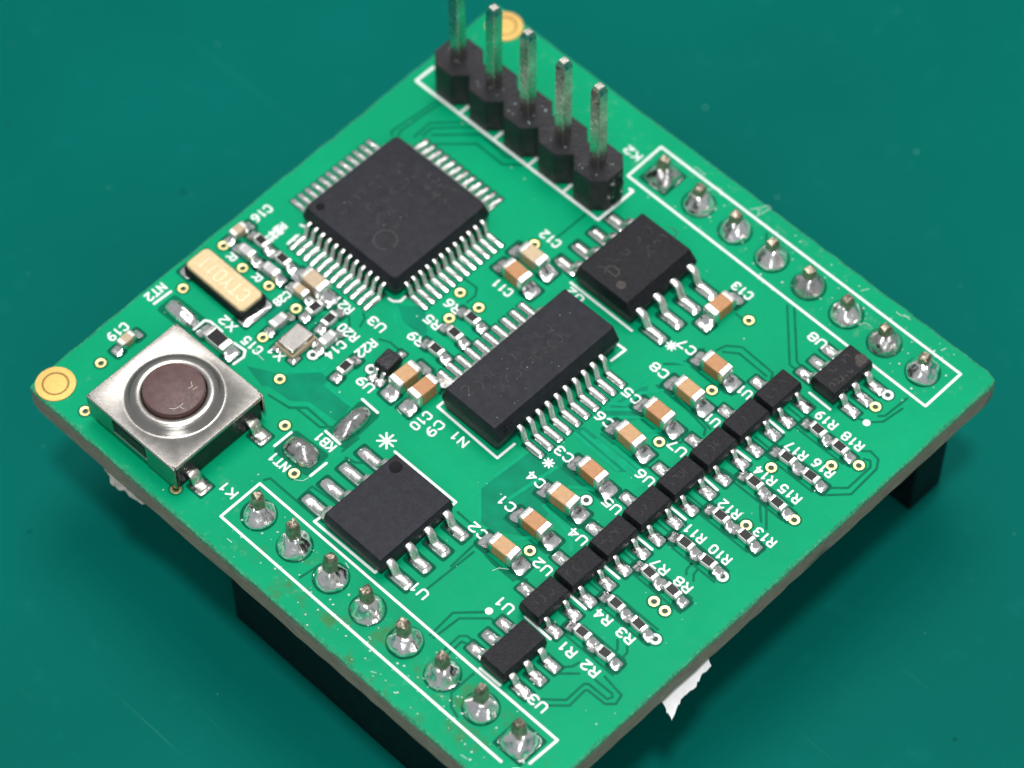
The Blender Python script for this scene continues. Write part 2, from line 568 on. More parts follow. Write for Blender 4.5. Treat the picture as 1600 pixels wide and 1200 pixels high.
M = {}
M['mask'] = mask_material()
M['mat'] = mat_material()
M['fibre'] = fibre_material()
M['mask_edge'] = mat("mask_edge", (0.03, 0.29, 0.145), 0.6, spec=.2, var=0.3, vscale=6, bump=0.6, bscale=9)
M['gap'] = mat("mask_over_laminate", (0.0, 0.150, 0.076), 0.4, spec=.06, var=0.12, vscale=1.5)
M['clear'] = mat("grimy_shaded_clearance", (0.0, 0.105, 0.056), 0.45, spec=.06, var=0.25, vscale=2.5)  # mask clearance, its colour darkened for grime and the shade between pads
M['zone'] = mat("mask_over_bare_board", (0.0, 0.228, 0.118), 0.38, spec=.06, var=0.12, vscale=1.0, bump=0.1)
M['trace'] = mat("mask_over_copper", (0.0, 0.33, 0.162), 0.35, spec=.06, var=0.08)
M['silk'] = mat("white_ink", (0.82, 0.90, 0.87), 0.6, var=0.06, vscale=3, bump=0.15)
M['tin'] = mat("tin_plate", (0.84, 0.83, 0.80), 0.34, 1.0, var=0.07, vscale=5, bump=0.14, bscale=7, rvar=0.10)
M['solder'] = mat("solder", (0.90, 0.89, 0.87), 0.20, 1.0, var=0.10, vscale=2.5, bump=0.30, bscale=2.6, rvar=0.08)
M['dull'] = mat("dull_solder", (0.60, 0.59, 0.57), 0.26, 1.0, var=0.2, vscale=2, bump=0.4, bscale=2.4, rvar=0.1)
M['pin'] = mat("pin_metal", (0.66, 0.64, 0.57), 0.28, 1.0, var=0.2, vscale=1.4, bump=0.12, bscale=4, rvar=0.14)
M['cutpin'] = mat("tarnished_pin", (0.36, 0.31, 0.235), 0.36, 1.0, var=0.4, vscale=3.5, bump=0.6, bscale=6, rvar=0.15)
M['gold'] = mat("gold_plate", (0.70, 0.46, 0.15), 0.45, 1.0, var=0.05, vscale=3, bump=0.04, bscale=9, rvar=0.06)
M['goldlid'] = mat("gold_lid", (0.66, 0.50, 0.29), 0.5, 0.55, var=0.07, vscale=4, bump=0.15, bscale=12, rvar=0.08)
M['goldmark'] = mat("pale_gold_engraving", (0.82, 0.72, 0.48), 0.5, 0.6)
M['goldline'] = mat("dark_groove", (0.28, 0.16, 0.03), 0.6)  # darker brown for the ring groove of the corner pads
M['viagold'] = mat("via_ring_metal", (0.90, 0.78, 0.34), 0.35, 0.9, var=0.1)
M['hole'] = mat("via_hole_shade", (0.012, 0.045, 0.02), 0.5)  # shade inside the hole, painted as a small dark disc
M['epoxy'] = mat("black_epoxy", (0.0115, 0.0120, 0.0185), 0.45, spec=.28, var=0.28, vscale=2.2, bump=0.22, bscale=26, rvar=0.08)
M['epoxy2'] = mat("worn_black_epoxy", (0.0100, 0.0100, 0.0135), 0.45, spec=.23, var=0.35, vscale=5, bump=0.35, bscale=12, rvar=0.12)
M['etch'] = mat("faint_etching", (0.064, 0.056, 0.050), 0.6, spec=.2, var=0.35, vscale=6)
M['etch2'] = mat("fainter_etching", (0.048, 0.044, 0.042), 0.6, spec=.2, var=0.35, vscale=6)
M['dimple'] = mat("painted_dimple_shade", (0.005, 0.005, 0.007), 0.5, spec=.12)  # near-black colour paints the shade of a recess on flat discs
M['plastic'] = mat("black_plastic", (0.014, 0.0135, 0.017), 0.40, spec=.32, var=0.4, vscale=2.5, bump=0.3, bscale=6, rvar=0.14)
M['socket'] = mat("socket_plastic", (0.003, 0.009, 0.011), 0.5, spec=.15, var=0.3, bump=0.2)
M['rblack'] = mat("resistor_glaze", (0.010, 0.010, 0.012), 0.38, spec=.25, var=0.2, vscale=6)
M['ceramic'] = mat("white_ceramic", (0.78, 0.78, 0.76), 0.5)
M['tan'] = mat("tan_ceramic", (0.52, 0.295, 0.135), 0.45, var=0.10, vscale=4, bump=0.1)
M['tan2'] = mat("orange_ceramic", (0.46, 0.215, 0.085), 0.45, var=0.10, vscale=4, bump=0.1)
M['tan3'] = mat("pale_ceramic", (0.55, 0.42, 0.26), 0.45, var=0.10, vscale=4, bump=0.1)
M['beige'] = mat("beige_ceramic", (0.50, 0.38, 0.25), 0.45, var=0.1, vscale=4)
M['lilac'] = mat("grey_ceramic", (0.48, 0.46, 0.47), 0.45, var=0.08, vscale=4)
M['steel'] = mat("steel_cover", (0.42, 0.397, 0.368), 0.25, 1.0, var=0.04, vscale=1.2, bump=0.03, bscale=14, rvar=0.03)
M['brown'] = mat("brown_plunger", (0.105, 0.055, 0.052), 0.48, var=0.18, vscale=2.2, bump=0.12, bscale=9, rvar=0.1)
M['scratch'] = mat("pale_scuff", (0.55, 0.50, 0.48), 0.6)
M['paper'] = mat("white_paper", (0.84, 0.84, 0.84), 0.85, var=0.05, bump=0.3, bscale=3)
M['tape'] = mat("torn_fibre", (0.30, 0.31, 0.28), 0.7, var=0.3, vscale=3, bump=0.5, bscale=4)
M['matdust'] = mat("teal_lint", (0.10, 0.36, 0.33), 0.8)
M['scuff'] = mat("scraped_mask", (0.50, 0.72, 0.62), 0.7, var=.2)
M['dust'] = mat("pale_dust", (0.62, 0.80, 0.74), 0.8)

# ---------------------------------------------------------------- mesh helpers
COL = sc.collection


class MB:
    """Collects faces; every face has a material slot."""

    def __init__(self):
        self.v, self.f, self.m = [], [], []

    def add(self, verts, faces, slot=0):
        k = len(self.v)
        self.v += [tuple(p) for p in verts]
        self.f += [tuple(i + k for i in fc) for fc in faces]
        self.m += [slot] * len(faces)

    def loft(self, rings, slot=0, cap0=True, cap1=True, top_slot=None):
        n = len(rings[0])
        fs = []
        for i in range(len(rings) - 1):
            for j in range(n):
                a, b = i * n + j, i * n + (j + 1) % n
                fs.append((a, b, b + n, a + n))
        if cap0:
            fs.append(tuple(reversed(range(n))))
        vs = [p for r in rings for p in r]
        self.add(vs, fs, slot)
        if cap1:
            k = len(self.v) - n
            self.f.append(tuple(range(k, k + n)))
            self.m.append(slot if top_slot is None else top_slot)

    def box(self, x0, x1, y0, y1, z0, z1, c=0.03, slot=0, top_slot=None):
        self.loft([rr(x0 + c, x1 - c, y0 + c, y1 - c, c * .5, z0, 1), rr(x0, x1, y0, y1, c, z0 + c, 1), rr(x0, x1, y0, y1, c, z1 - c, 1),
                   rr(x0 + c, x1 - c, y0 + c, y1 - c, c * .5, z1, 1)], slot, top_slot=top_slot)

    def lathe(self, prof, n=24, slot=0, cx=0, cy=0, cap0=False, cap1=True, wob=None):
        rings = []
        for i, (r, z) in enumerate(prof):
            ring = []
            for k in range(n):
                a = 2 * math.pi * k / n
                rad, zz = r, z
                if wob:
                    rad, zz = wob(a, r, z, i)
                ring.append((cx + rad * math.cos(a), cy + rad * math.sin(a), zz))
            rings.append(ring)
        self.loft(rings, slot, cap0, cap1)

    def mesh(self, name, mats, smooth=35):
        me = bpy.data.meshes.new(name)
        me.from_pydata(self.v, [], self.f)
        for x in (mats if isinstance(mats, (list, tuple)) else [mats]):
            me.materials.append(M[x])
        me.polygons.foreach_set("material_index", self.m)
        if smooth:
            me.polygons.foreach_set("use_smooth", [True] * len(self.f))
            me.update()
            me.set_sharp_from_angle(angle=math.radians(smooth))
        me.update()
        return me


def rr(x0, x1, y0, y1, r, z, n=3):
    """A rounded rectangle as a ring of points."""
    pts = []
    for cx, cy, a0 in ((x1 - r, y1 - r, 0), (x0 + r, y1 - r, 90), (x0 + r, y0 + r, 180), (x1 - r, y0 + r, 270)):
        for k in range(n + 1):
            a = math.radians(a0 + 90 * k / n)
            pts.append((cx + r * math.cos(a), cy + r * math.sin(a), z))
    return pts


def obj(name, me, parent=None, loc=(0, 0, 0), rz=0.0, label=None, tilt=(0, 0)):
    o = bpy.data.objects.new(name, me)
    COL.objects.link(o)
    o.location = loc
    o.rotation_euler = (tilt[0], tilt[1], rz)
    if parent is not None:
        o.parent = parent
    if label:
        o["label"] = label
    return o


def tag(o, label=None, cat=None, kind=None, group=None):
    for k, v in (("label", label), ("category", cat), ("kind", kind), ("group", group)):
        if v:
            o[k] = v
    return o


def ribbon(mb, pts, wdt, z, slot=0, cap=True, dz=0.0005):
    """A flat stroke of constant width: one round-ended piece per segment, each a hair above the last."""
    h = wdt / 2
    for i in range(len(pts) - 1):
        a, b = Vector(pts[i][:2]), Vector(pts[i + 1][:2])
        d = b - a
        if d.length < 1e-5:
            continue
        t0 = math.atan2(d.y, d.x)
        ring = []
        for c, s0 in ((b, -90), (a, 90)):
            for k in range(5):
                t = t0 + math.radians(s0 + 45 * k)
                ring.append((c.x + h * math.cos(t), c.y + h * math.sin(t), z + dz * i))
        mb.add(ring, [tuple(range(10))], slot)


def nz(x, y, s=1.0, k=0.0):
    return noise.noise(Vector((x * s, y * s, k)))


# a plain stroke font on a 4 x 6 grid, as board lettering is drawn
FONT = {
    '0': [[(1, 0), (0, 1), (0, 5), (1, 6), (3, 6), (4, 5), (4, 1), (3, 0), (1, 0)]],
    '1': [[(1, 4.9), (2.2, 6), (2.2, 0)]],
    '2': [[(0, 5), (1, 6), (3, 6), (4, 5), (4, 3.9), (0, 0), (4, 0)]],
    '3': [[(0, 5.2), (1, 6), (3, 6), (4, 5), (4, 4), (3, 3.1), (1.6, 3.1)], [(3, 3.1), (4, 2.2), (4, 1), (3, 0), (1, 0), (0, .8)]],
    '4': [[(3, 0), (3, 6), (0, 1.8), (4.2, 1.8)]],
    '5': [[(4, 6), (0.4, 6), (0, 3.3), (1, 3.8), (3, 3.8), (4, 2.8), (4, 1), (3, 0), (1, 0), (0, .8)]],
    '6': [[(3.6, 6), (2, 6), (0.4, 4), (0, 2), (0.3, 0.8), (1, 0), (3, 0), (4, 1), (4, 2.3), (3, 3.3), (1, 3.3), (0.1, 2.4)]],
    '7': [[(0, 6), (4, 6), (1.6, 0)]],
    '8': [[(1, 3.1), (0, 4), (0, 5), (1, 6), (3, 6), (4, 5), (4, 4), (3, 3.1), (1, 3.1), (0, 2.2), (0, 1), (1, 0), (3, 0), (4, 1), (4, 2.2), (3, 3.1)]],
    '9': [[(0.4, 0), (2, 0), (3.6, 2), (4, 4), (3.7, 5.2), (3, 6), (1, 6), (0, 5), (0, 3.7), (1, 2.7), (3, 2.7), (3.9, 3.6)]],
    'C': [[(4, 1), (3, 0), (1, 0), (0, 1), (0, 5), (1, 6), (3, 6), (4, 5)]],
    'K': [[(0, 0), (0, 6)], [(4, 6), (0, 2.4)], [(1.3, 3.5), (4, 0)]],
    'N': [[(0, 0), (0, 6), (4, 0), (4, 6)]],
    'T': [[(0, 6), (4, 6)], [(2, 6), (2, 0)]],
    'R': [[(0, 0), (0, 6), (3, 6), (4, 5), (4, 4), (3, 3), (0, 3)], [(2, 3), (4, 0)]],
    'U': [[(0, 6), (0, 1), (1, 0), (3, 0), (4, 1), (4, 6)]],
    'V': [[(0, 6), (2, 0), (4, 6)]],
    'X': [[(0, 0), (4, 6)], [(0, 6), (4, 0)]],
    'B': [[(0, 0), (0, 6), (3, 6), (4, 5), (4, 4), (3, 3.1), (0, 3.1)], [(3, 3.1), (4, 2.2), (4, 1), (3, 0), (0, 0)]],
    'Y': [[(0, 6), (2, 3), (4, 6)], [(2, 3), (2, 0)]],
    'D': [[(0, 0), (0, 6), (2.6, 6), (4, 4.6), (4, 1.4), (2.6, 0), (0, 0)]],
    'P': [[(0, 0), (0, 6), (3, 6), (4, 5), (4, 4), (3, 3), (0, 3)]],
    '*': [[(2 + 2.6 * math.cos(a), 3 + 2.6 * math.sin(a)), (2 - 2.6 * math.cos(a), 3 - 2.6 * math.sin(a))] for a in (0, math.pi / 4, math.pi / 2, 3 * math.pi / 4)],
}


def text_mesh(s, h, stroke, material, z=0.0, wid=0.4):
    """Lettering centred on the origin; strokes that cross lie a hair above one another."""
    mb = MB()
    n = len(s)
    total = wid if wid > 0.9 or n == 1 else wid
    adv = total / (n - 1 + .68) if n > 1 else total
    sx = (total - adv * (n - 1)) / 4
    k = 0
    for i, ch in enumerate(s):
        for pl in FONT[ch]:
            pts = [(-total / 2 + i * adv + x * sx + rnd.uniform(-.008, .008), (y / 6 - .5) * h + rnd.uniform(-.008, .008)) for x, y in pl]
            ribbon(mb, pts, stroke, z + 0.0006 * k)
            k += len(pts)
    return mb.mesh("lettering", material, 0)


# ---------------------------------------------------------------- the mat
mb = MB()
S = 420
mb.loft([rr(-S, S, -S, S, 8, -3, 3), rr(-S, S, -S, S, 8, -.4, 3), rr(-S + .4, S - .4, -S + .4, S - .4, 8, 0, 3)])
tag(obj("work_mat", mb.mesh("work_mat", 'mat', 20), loc=(3.5, 14.3, 0)), "smooth teal rubber mat under the circuit board", None, "structure")

# ---------------------------------------------------------------- the board
board = bpy.data.objects.new("circuit_board", None)
COL.objects.link(board)
tag(board, "small green circuit board with soldered chips standing on black sockets", "circuit board")


def outline():
    c = [(-13.98, -2.97), (20.47, -2.72), (20.78, 31.45), (-14.85, 31.62)]
    out = []
    for i in range(4):
        a, b = Vector(c[i]), Vector(c[(i + 1) % 4])
        d = (b - a).normalized()
        nrm = Vector((d.y, -d.x))
        n = 46
        for k in range(n):
            t = k / n
            p = a.lerp(b, t)
            w = 0.02 * nz(p.x, p.y, .6, i) + 0.02 * nz(p.x, p.y, 4.0, i + 5)
            e = 0.0
            if k == 0:
                e = -0.10                       # the corners are slightly worn
                q = p + (Vector((3.4, 14.3)) - p).normalized() * 0.22
                out.append((q.x, q.y, nrm))
                continue
            q = p + nrm * w
            out.append((q.x, q.y, nrm))
    return out


ol = outline()
cx, cy = 3.2, 14.3


def oring(inset, z, jit=0.0):
    r = []
    for x, y, nrm in ol:
        j = jit * nz(x, y, 3.1, z * 3 + 2)
        px = x - nrm.x * (inset + j)
        py = y - nrm.y * (inset + j)
        r.append((px, py, z + ZB))
    return r


mb = MB()
mb.loft([oring(0.10, -1.60, .05), oring(0.0, -1.5, .04), oring(0.0, -0.9, .05), oring(0.0, -0.16, .04)], 0, True, False)
mb.loft([oring(0.0, -0.16, .04), oring(0.04, -0.06, .06), oring(0.16, 0.0, .10)], 1, False, False)
mb.loft([oring(0.16, 0.0, .10), oring(0.18, 0.0, .10)], 2, False, True)
slab = obj("board_slab", mb.mesh("board_slab", ['fibre', 'mask_edge', 'mask'], 40), board,
           label="flat green laminate with rough grey-brown cut edges")

Z_ZONE, Z_GAP, Z_TRACE, Z_CLEAR, Z_SILK = ZB + .004, ZB + .008, ZB + .013, ZB + .018, ZB + .026
for poly in DARK_ZONES:
    mb = MB()
    mb.add([(x, y, 0) for x, y in poly], [tuple(range(len(poly)))])
    me = mb.mesh("bare_zone", 'zone', 0)
    if me.polygons[0].normal.z < 0:
        me.flip_normals()
    obj("bare_zone", me, slab, (0, 0, Z_ZONE))
kk = 0
GAPS += [[(15.25, v - .50), (18.45, v - .50)] for v in (6.1, 8.4, 10.8, 13.2, 15.55, 18.07, 20.33, 22.6)]
GAPS += [[(15.6, v + .48), (18.3, v + .48)] for v in (6.1, 8.4, 10.8, 13.2, 15.55, 18.07, 20.33)]
GAPS += [[(8.7, v - .62), (11.5, v - .62), (11.9, v - .25)] for v in (6.76, 8.82, 10.83, 12.89, 15.71, 17.73, 19.75, 21.81)]
for pl in GAPS:
    mb = MB()
    ribbon(mb, pl, 0.13, 0)
    obj("trace_gap", mb.mesh("trace_gap", 'gap', 0), slab, (0, 0, Z_GAP + .0004 * (kk % 9)))
    kk += 1
for pl in TRACES:
    mb = MB()
    ribbon(mb, pl, 0.20, 0)
    obj("trace", mb.mesh("trace", 'trace', 0), slab, (0, 0, Z_TRACE + .0004 * (kk % 9)))
    kk += 1

# vias
mb = MB()
mb.lathe([(0.30, 0), (0.28, .022), (0.20, .026), (0.145, .012)], 18, 0, cap1=False)
mb.lathe([(0.15, .010), (0.02, .004)], 18, 1)
mb.lathe([(0.385, -.006), (0.30, -.004)], 18, 2, cap1=False)
via_g = mb.mesh("via", ['viagold', 'hole', 'gap'], 40)
mb = MB()
mb.lathe([(0.31, 0), (0.29, .024), (0.20, .026), (0.145, .012)], 18, 0, cap1=False)
mb.lathe([(0.15, .010), (0.02, .004)], 18, 1)
mb.lathe([(0.385, -.006), (0.30, -.004)], 18, 2, cap1=False)
via_w = mb.mesh("via", ['silk', 'hole', 'gap'], 40)
for x, y, wht in VIAS:
    obj("via", via_w if wht else via_g, board, (x, y, Z_CLEAR + .006), rnd.uniform(0, 3))

# round gold pads in the corners
mb = MB()
mb.lathe([(1.05, 0), (1.03, .03), (0.70, .035)], 48, 0, cap1=False)
mb.lathe([(0.70, .035), (0.68, .01), (0.62, .01), (0.60, .03)], 48, 1, cap1=False)
mb.lathe([(0.60, .03), (0.05, .035)], 48, 0)
gp = mb.mesh("corner_pad", ['gold', 'goldline'], 40)
gp_s = mb.mesh("corner_pad", ['solder', 'goldline'], 40)
for x, y, lb in ((-12.98, -1.85, "round gold pad in the board corner beside the push button"), (-13.3, 30.65, "round gold pad in the corner behind the pin header"),
                 (19.4, -1.80, "round silver pad in the board corner at the lower picture edge")):
    obj("corner_pad", gp if y > 0 or x < 0 else gp_s, board, (x, y, Z_CLEAR), 0, lb)

# printed lettering and lines
for n, x, y, d in TEXTS:
    h, st = .46, .104
    wid = {1: .30, 2: .86 if n[0] == 'R' else .94, 3: 1.14}[len(n)]
    if n == '*':
        h, st = (1.05 if x < 3 else .62), (.11 if x < 3 else .10)
        wid = h * .68
    elif n in ('R25', 'R24', 'C28'):
        h, wid = .40, .92
    elif n == 'R':
        h, wid = .44, .34
    me = text_mesh(n, h, st, 'silk', 0, wid)
    obj("printed_marking", me, board, (x, y, Z_SILK), math.pi if d == 'U' else -math.pi / 2)
for i, pl in enumerate(SILK_LINES):
    mb = MB()
    ribbon(mb, pl, 0.145, 0)
    obj("printed_line", mb.mesh("printed_line", 'silk', 0), board, (0, 0, Z_SILK - .003 - .0007 * (i % 3)))
for x, y in DOTS:
    mb = MB()
    mb.lathe([(0.2, 0), (.18, .004)], 14)
    obj("printed_dot", mb.mesh("printed_dot", 'silk', 0), board, (x, y, Z_SILK))

# ---------------------------------------------------------------- shared shapes of the components


def gull_lead(path, w, t):
    """A bent flat lead swept along a path of (x, z)."""
    mb = MB()
    rings = []
    n = len(path)
    for i, (x, z) in enumerate(path):
        a = Vector(path[max(0, i - 1)])
        b = Vector(path[min(n - 1, i + 1)])
        d = (b - a).normalized()
        nn = Vector((-d.y, d.x))
        c = min(w, t) * .28
        ring = []
        for yy, hh in ((-w / 2 + c, -t / 2), (w / 2 - c, -t / 2), (w / 2, -t / 2 + c), (w / 2, t / 2 - c), (w / 2 - c, t / 2), (-w / 2 + c, t / 2), (-w / 2, t / 2 - c), (-w / 2, -t / 2 + c)):
            ring.append((x + nn.x * hh, yy, z + nn.y * hh))
        rings.append(ring)
    mb.loft(rings)
    return mb.mesh("lead", 'tin', 50)


def mound(l, w, h, seed, nx=9, ny=6, clear=0.16, material='solder', up=0.0):
    """A solder-covered pad: a low uneven mound, with a mask clearance round it, darkened for grime and shade. up > 0 raises the end at -x (a fillet against a terminal)."""
    mb = MB()
    vs, fs = [], []
    for i in range(nx):
        for j in range(ny):
            a, b = 2 * i / (nx - 1) - 1, 2 * j / (ny - 1) - 1
            edge = (1 - abs(a) ** 5) * (1 - abs(b) ** 4)
            z = h * edge * (0.72 + 0.55 * nz(a * 1.7 + seed * 3, b * 1.7, 1.0, seed))
            if up:
                f = max(0.0, (1 - (a + 1) / 2 * 1.15)) ** 2.0
                z += up * f * (1 - 0.55 * abs(b) ** 3)
            sh = 0.035 * nz(a * 2, b * 2, 1.0, seed + 9)
            x = a * l / 2 * (1 - .10 * abs(b) ** 4) + sh
            y = b * w / 2 * (1 - .12 * abs(a) ** 5) + sh
            vs.append((x, y, max(z, 0.0)))
    for i in range(nx - 1):
        for j in range(ny - 1):
            k = i * ny + j
            fs.append((k, k + ny, k + ny + 1, k + 1))
    mb.add(vs, fs, 0)
    if clear:
        mb.add(rr(-l / 2 - clear, l / 2 + clear, -w / 2 - clear, w / 2 + clear, clear, -.004, 2), [tuple(range(12))], 1)
    me = mb.mesh("solder_pad", [material, 'clear'], 60)
    return me


_pads = {}


def pad(l, w, h, var, **kw):
    key = (l, w, h, var, tuple(sorted(kw.items())))
    if key not in _pads:
        _pads[key] = mound(l, w, h, var * 1.37 + l, **kw)
    return _pads[key]


def ic_body(lx, ly, z0, z1, zm, draft, draft_ends=None, c=0.08, material='epoxy', chamfer=0.0, dimple=None):
    """A moulded chip: a waist at zm where the leads leave, sides drafted in above and below. lx by ly is the waist."""
    mb = MB()
    de = draft if draft_ends is None else draft_ends

    def ring(ix, iy, z, r, extra=0.0):
        return rr(-lx / 2 + ix, lx / 2 - ix - extra, -ly / 2 + iy, ly / 2 - iy, r, z, 3)
    up = draft
    mb.loft([ring(up * .9, de * .9, z0, c), ring(0.0, 0.0, zm - .05, c), ring(0.0, 0.0, zm + .05, c), ring(up - .02, de - .02, z1 - .045, c, chamfer),
             ring(up - .005, de - .005, z1 - .018, c, chamfer), ring(up + .02, de + .02, z1 - .003, c, chamfer), ring(up + .06, de + .06, z1, c, chamfer)], 0)
    return mb.mesh("chip_body", material, 32)


def gull_path(reach, z_exit, t, foot, ins=0.15, zf=None):
    zf = t / 2 + .02 if zf is None else zf
    k = reach - foot
    return [(-ins, z_exit), (k * .22, z_exit), (k * .42, z_exit - .03), (k * .58, z_exit - (z_exit - zf) * .22), (k * .78, zf + (z_exit - zf) * .25),
            (k * .95, zf + .03), (k * 1.2, zf), (reach - .04, zf), (reach, zf)]


def chip(name, label, loc, body, leads, lead_me, pads, etch=None):
    """A chip with its leads and soldered pads. leads: (x, y, angle); pads: (x, y, angle, mesh)."""
    o = obj(name, body, board, (loc[0], loc[1], ZB), loc[2] if len(loc) > 2 else 0, label)
    for x, y, a in leads:
        obj("lead", lead_me, o, (x, y, 0), a)
    for x, y, a, me in pads:
        obj("solder_pad", me, o, (x, y, .022 - 0), a)
    if etch:
        for me, x, y, z, a in etch:
            obj("etched_marking", me, o, (x, y, z), a)["kind"] = "stuff"
    return o


def scribble(rows, h, stroke, material, seed):
    """Worn, illegible laser etching: rows of broken little strokes."""
    r = random.Random(seed)
    mb = MB()
    k = 0
    for (x0, x1, y) in rows:
        x = x0
        while x < x1:
            if r.random() < .75:
                a = r.uniform(0, 6.28)
                n = r.choice((3, 4, 5))
                rad = h * r.uniform(.25, .5)
                pts = [(x + rad * .7 * math.cos(a + i * .9), y + rad * math.sin(a + i * .9)) for i in range(n)]
                ribbon(mb, pts, stroke * r.uniform(.7, 1.1), .001 * (k % 7))
                k += 1
            x += h * r.uniform(.55, .9)
    return mb.mesh("etching", material, 0)


PI = math.pi

# ---------------------------------------------------------------- the big square chip
lx = 7.0
body = ic_body(lx, lx, .12, 1.50, .78, .20, None, .30)
lm = gull_lead(gull_path(1.02, .80, .13, .55), .22, .13)
pm = [pad(1.45, .30, .07, k, clear=.06) for k in range(4)]
leads, pads = [], []
for k in range(12):
    t = -2.75 + .5 * k
    for ang in (0, PI / 2, PI, -PI / 2):
        c, s = math.cos(ang), math.sin(ang)
        leads.append((c * 3.5 - s * t, s * 3.5 + c * t, ang))
        pads.append((c * 4.30 - s * t, s * 4.30 + c * t, ang, pm[(k * 3 + int(ang * 5)) % 4]))
e1 = scribble([(-2.2, 2.2, 1.9), (-1.6, 2.6, .9), (-2.4, 1.2, .1), (-1.0, 2.4, -.8)], .62, .06, 'etch2', 3)
mb = MB()
ribbon(mb, [(.62 * math.cos(a * .4), .62 * math.sin(a * .4)) for a in range(0, 15)], .06, 0)
ring_e = mb.mesh("etching", 'etch', 0)
e3 = scribble([(-1.4, .4, 0), (-1.2, .6, -.55)], .55, .07, 'etch', 8)
big = chip("square_chip", "large black square chip with fine leads on all four sides", (-7.93, 17.17), body, leads, lm, pads,
           [(e1, .1, .1, 1.503, PI / 2), (ring_e, 1.2, -1.9, 1.503, 0), (e3, 0.3, 2.1, 1.503, PI)])
mb = MB()
mb.lathe([(.24, .004), (.20, .002), (.02, .002)], 20)
obj("corner_dimple", mb.mesh("corner_dimple", 'dimple', 40), big, (-2.75, -2.75, 1.5))  # flat disc, the recess shade is only in its colour

# ---------------------------------------------------------------- the long twenty-lead chip
body = ic_body(4.0, 8.7, .12, 1.90, 1.02, .26, .10, .09, chamfer=.10)
lm = gull_lead(gull_path(1.52, 1.02, .18, 1.0), .30, .18)
leads, pads = [], []
pm = [pad(1.22, .40, .10, k, clear=.08) for k in range(4)]
for k in range(10):
    t = -2.925 + .65 * k
    for ang, sg in ((0, 1), (PI, -1)):
        leads.append((sg * 2.0, sg * t, ang))
        pads.append((sg * 3.05, sg * t, ang, pm[(k + sg) % 4]))
e1 = scribble([(-3.2, 1.8, .5), (-2.6, 2.6, -.35)], .7, .05, 'etch2', 13)
e2 = text_mesh("2", .6, .05, 'etch', 0)
ssop = chip("long_chip", "long black chip with ten leads along each long side", (3.93, 15.0), body, leads, lm, pads,
            [(e1, -.2, .2, 1.903, PI / 2), (e2, -.9, -3.6, 1.903, PI / 2)])
# chipped corner of that chip
mb = MB()
for i in range(16):
    x, y, z = rnd.uniform(-.12, .12), rnd.uniform(-.55, .55), rnd.uniform(-.25, .25)
    s = rnd.uniform(.05, .13)
    mb.lathe([(s, z - s * .5), (s * .8, z), (s * .2, z + s * .6)], 6, 0, x, y, cap0=True)
obj("chipped_corner", mb.mesh("chipped_corner", 'epoxy2', 20), ssop, (1.78, -3.55, 1.42), 0, "rough chipped corner of the long chip")

# ---------------------------------------------------------------- the two eight-lead chips
lm = gull_lead(gull_path(1.55, .98, .22, .82), .42, .22)
pm = [pad(1.40, .60, .15, k, clear=.14) for k in range(4)]
body = ic_body(3.95, 4.95, .14, 1.66, .92, .17, .12, .07, material='epoxy2', chamfer=.28)
leads, pads = [], []
for k in range(4):
    t = -1.905 + 1.27 * k
    for ang, sg in ((0, 1), (PI, -1)):
        leads.append((sg * 1.98, sg * t, ang))
        pads.append((sg * 3.08, sg * t, ang, pm[(k + sg) % 4]))
e1 = scribble([(-2.0, 2.0, .6), (-1.4, 2.2, -.3)], .7, .06, 'etch2', 21)
mb = MB()
mb.lathe([(.26, 0), (.25, .003)], 18)
dot_e = mb.mesh("etching", 'etch', 0)
soa = chip("eight_lead_chip", "thick black chip with eight leads between the pin header and the long chip", (3.40, 23.26), body, leads, lm, pads,
           [(e1, -.2, .3, 1.663, PI / 2), (dot_e, .55, -1.75, 1.663, 0), (text_mesh("D", .7, .07, 'etch', 0), -.35, -1.35, 1.663, PI / 2)])
body = ic_body(4.0, 4.95, .12, 1.36, .80, .10, .10, .06, material='epoxy')
lmb = gull_lead(gull_path(1.28, .84, .22, .66), .44, .22)
pm = [pad(1.30, .60, .14, k + 5, clear=.15) for k in range(4)]
pm2 = [pad(1.70, .60, .12, k + 5, clear=.15) for k in range(4)]
leads, pads = [], []
for k in range(4):
    t = -1.905 + 1.27 * k
    for ang, sg in ((0, 1), (PI, -1)):
        leads.append((sg * 1.95, sg * t, ang))
        pads.append((2.75 if sg > 0 else -3.15, sg * t, ang, (pm if sg > 0 else pm2)[(k + sg) % 4]))
sob = chip("eight_lead_chip", "flat black chip with eight leads and a round dimple beside the socket row", (4.80, 4.18), body, leads, lmb, pads)
mb = MB()
mb.lathe([(.34, .004), (.33, .002), (.05, .002)], 24)
obj("round_dimple", mb.mesh("round_dimple", 'dimple', 40), sob, (-1.35, 1.85, 1.36))  # no real hollow, dark colour stands in for its shade

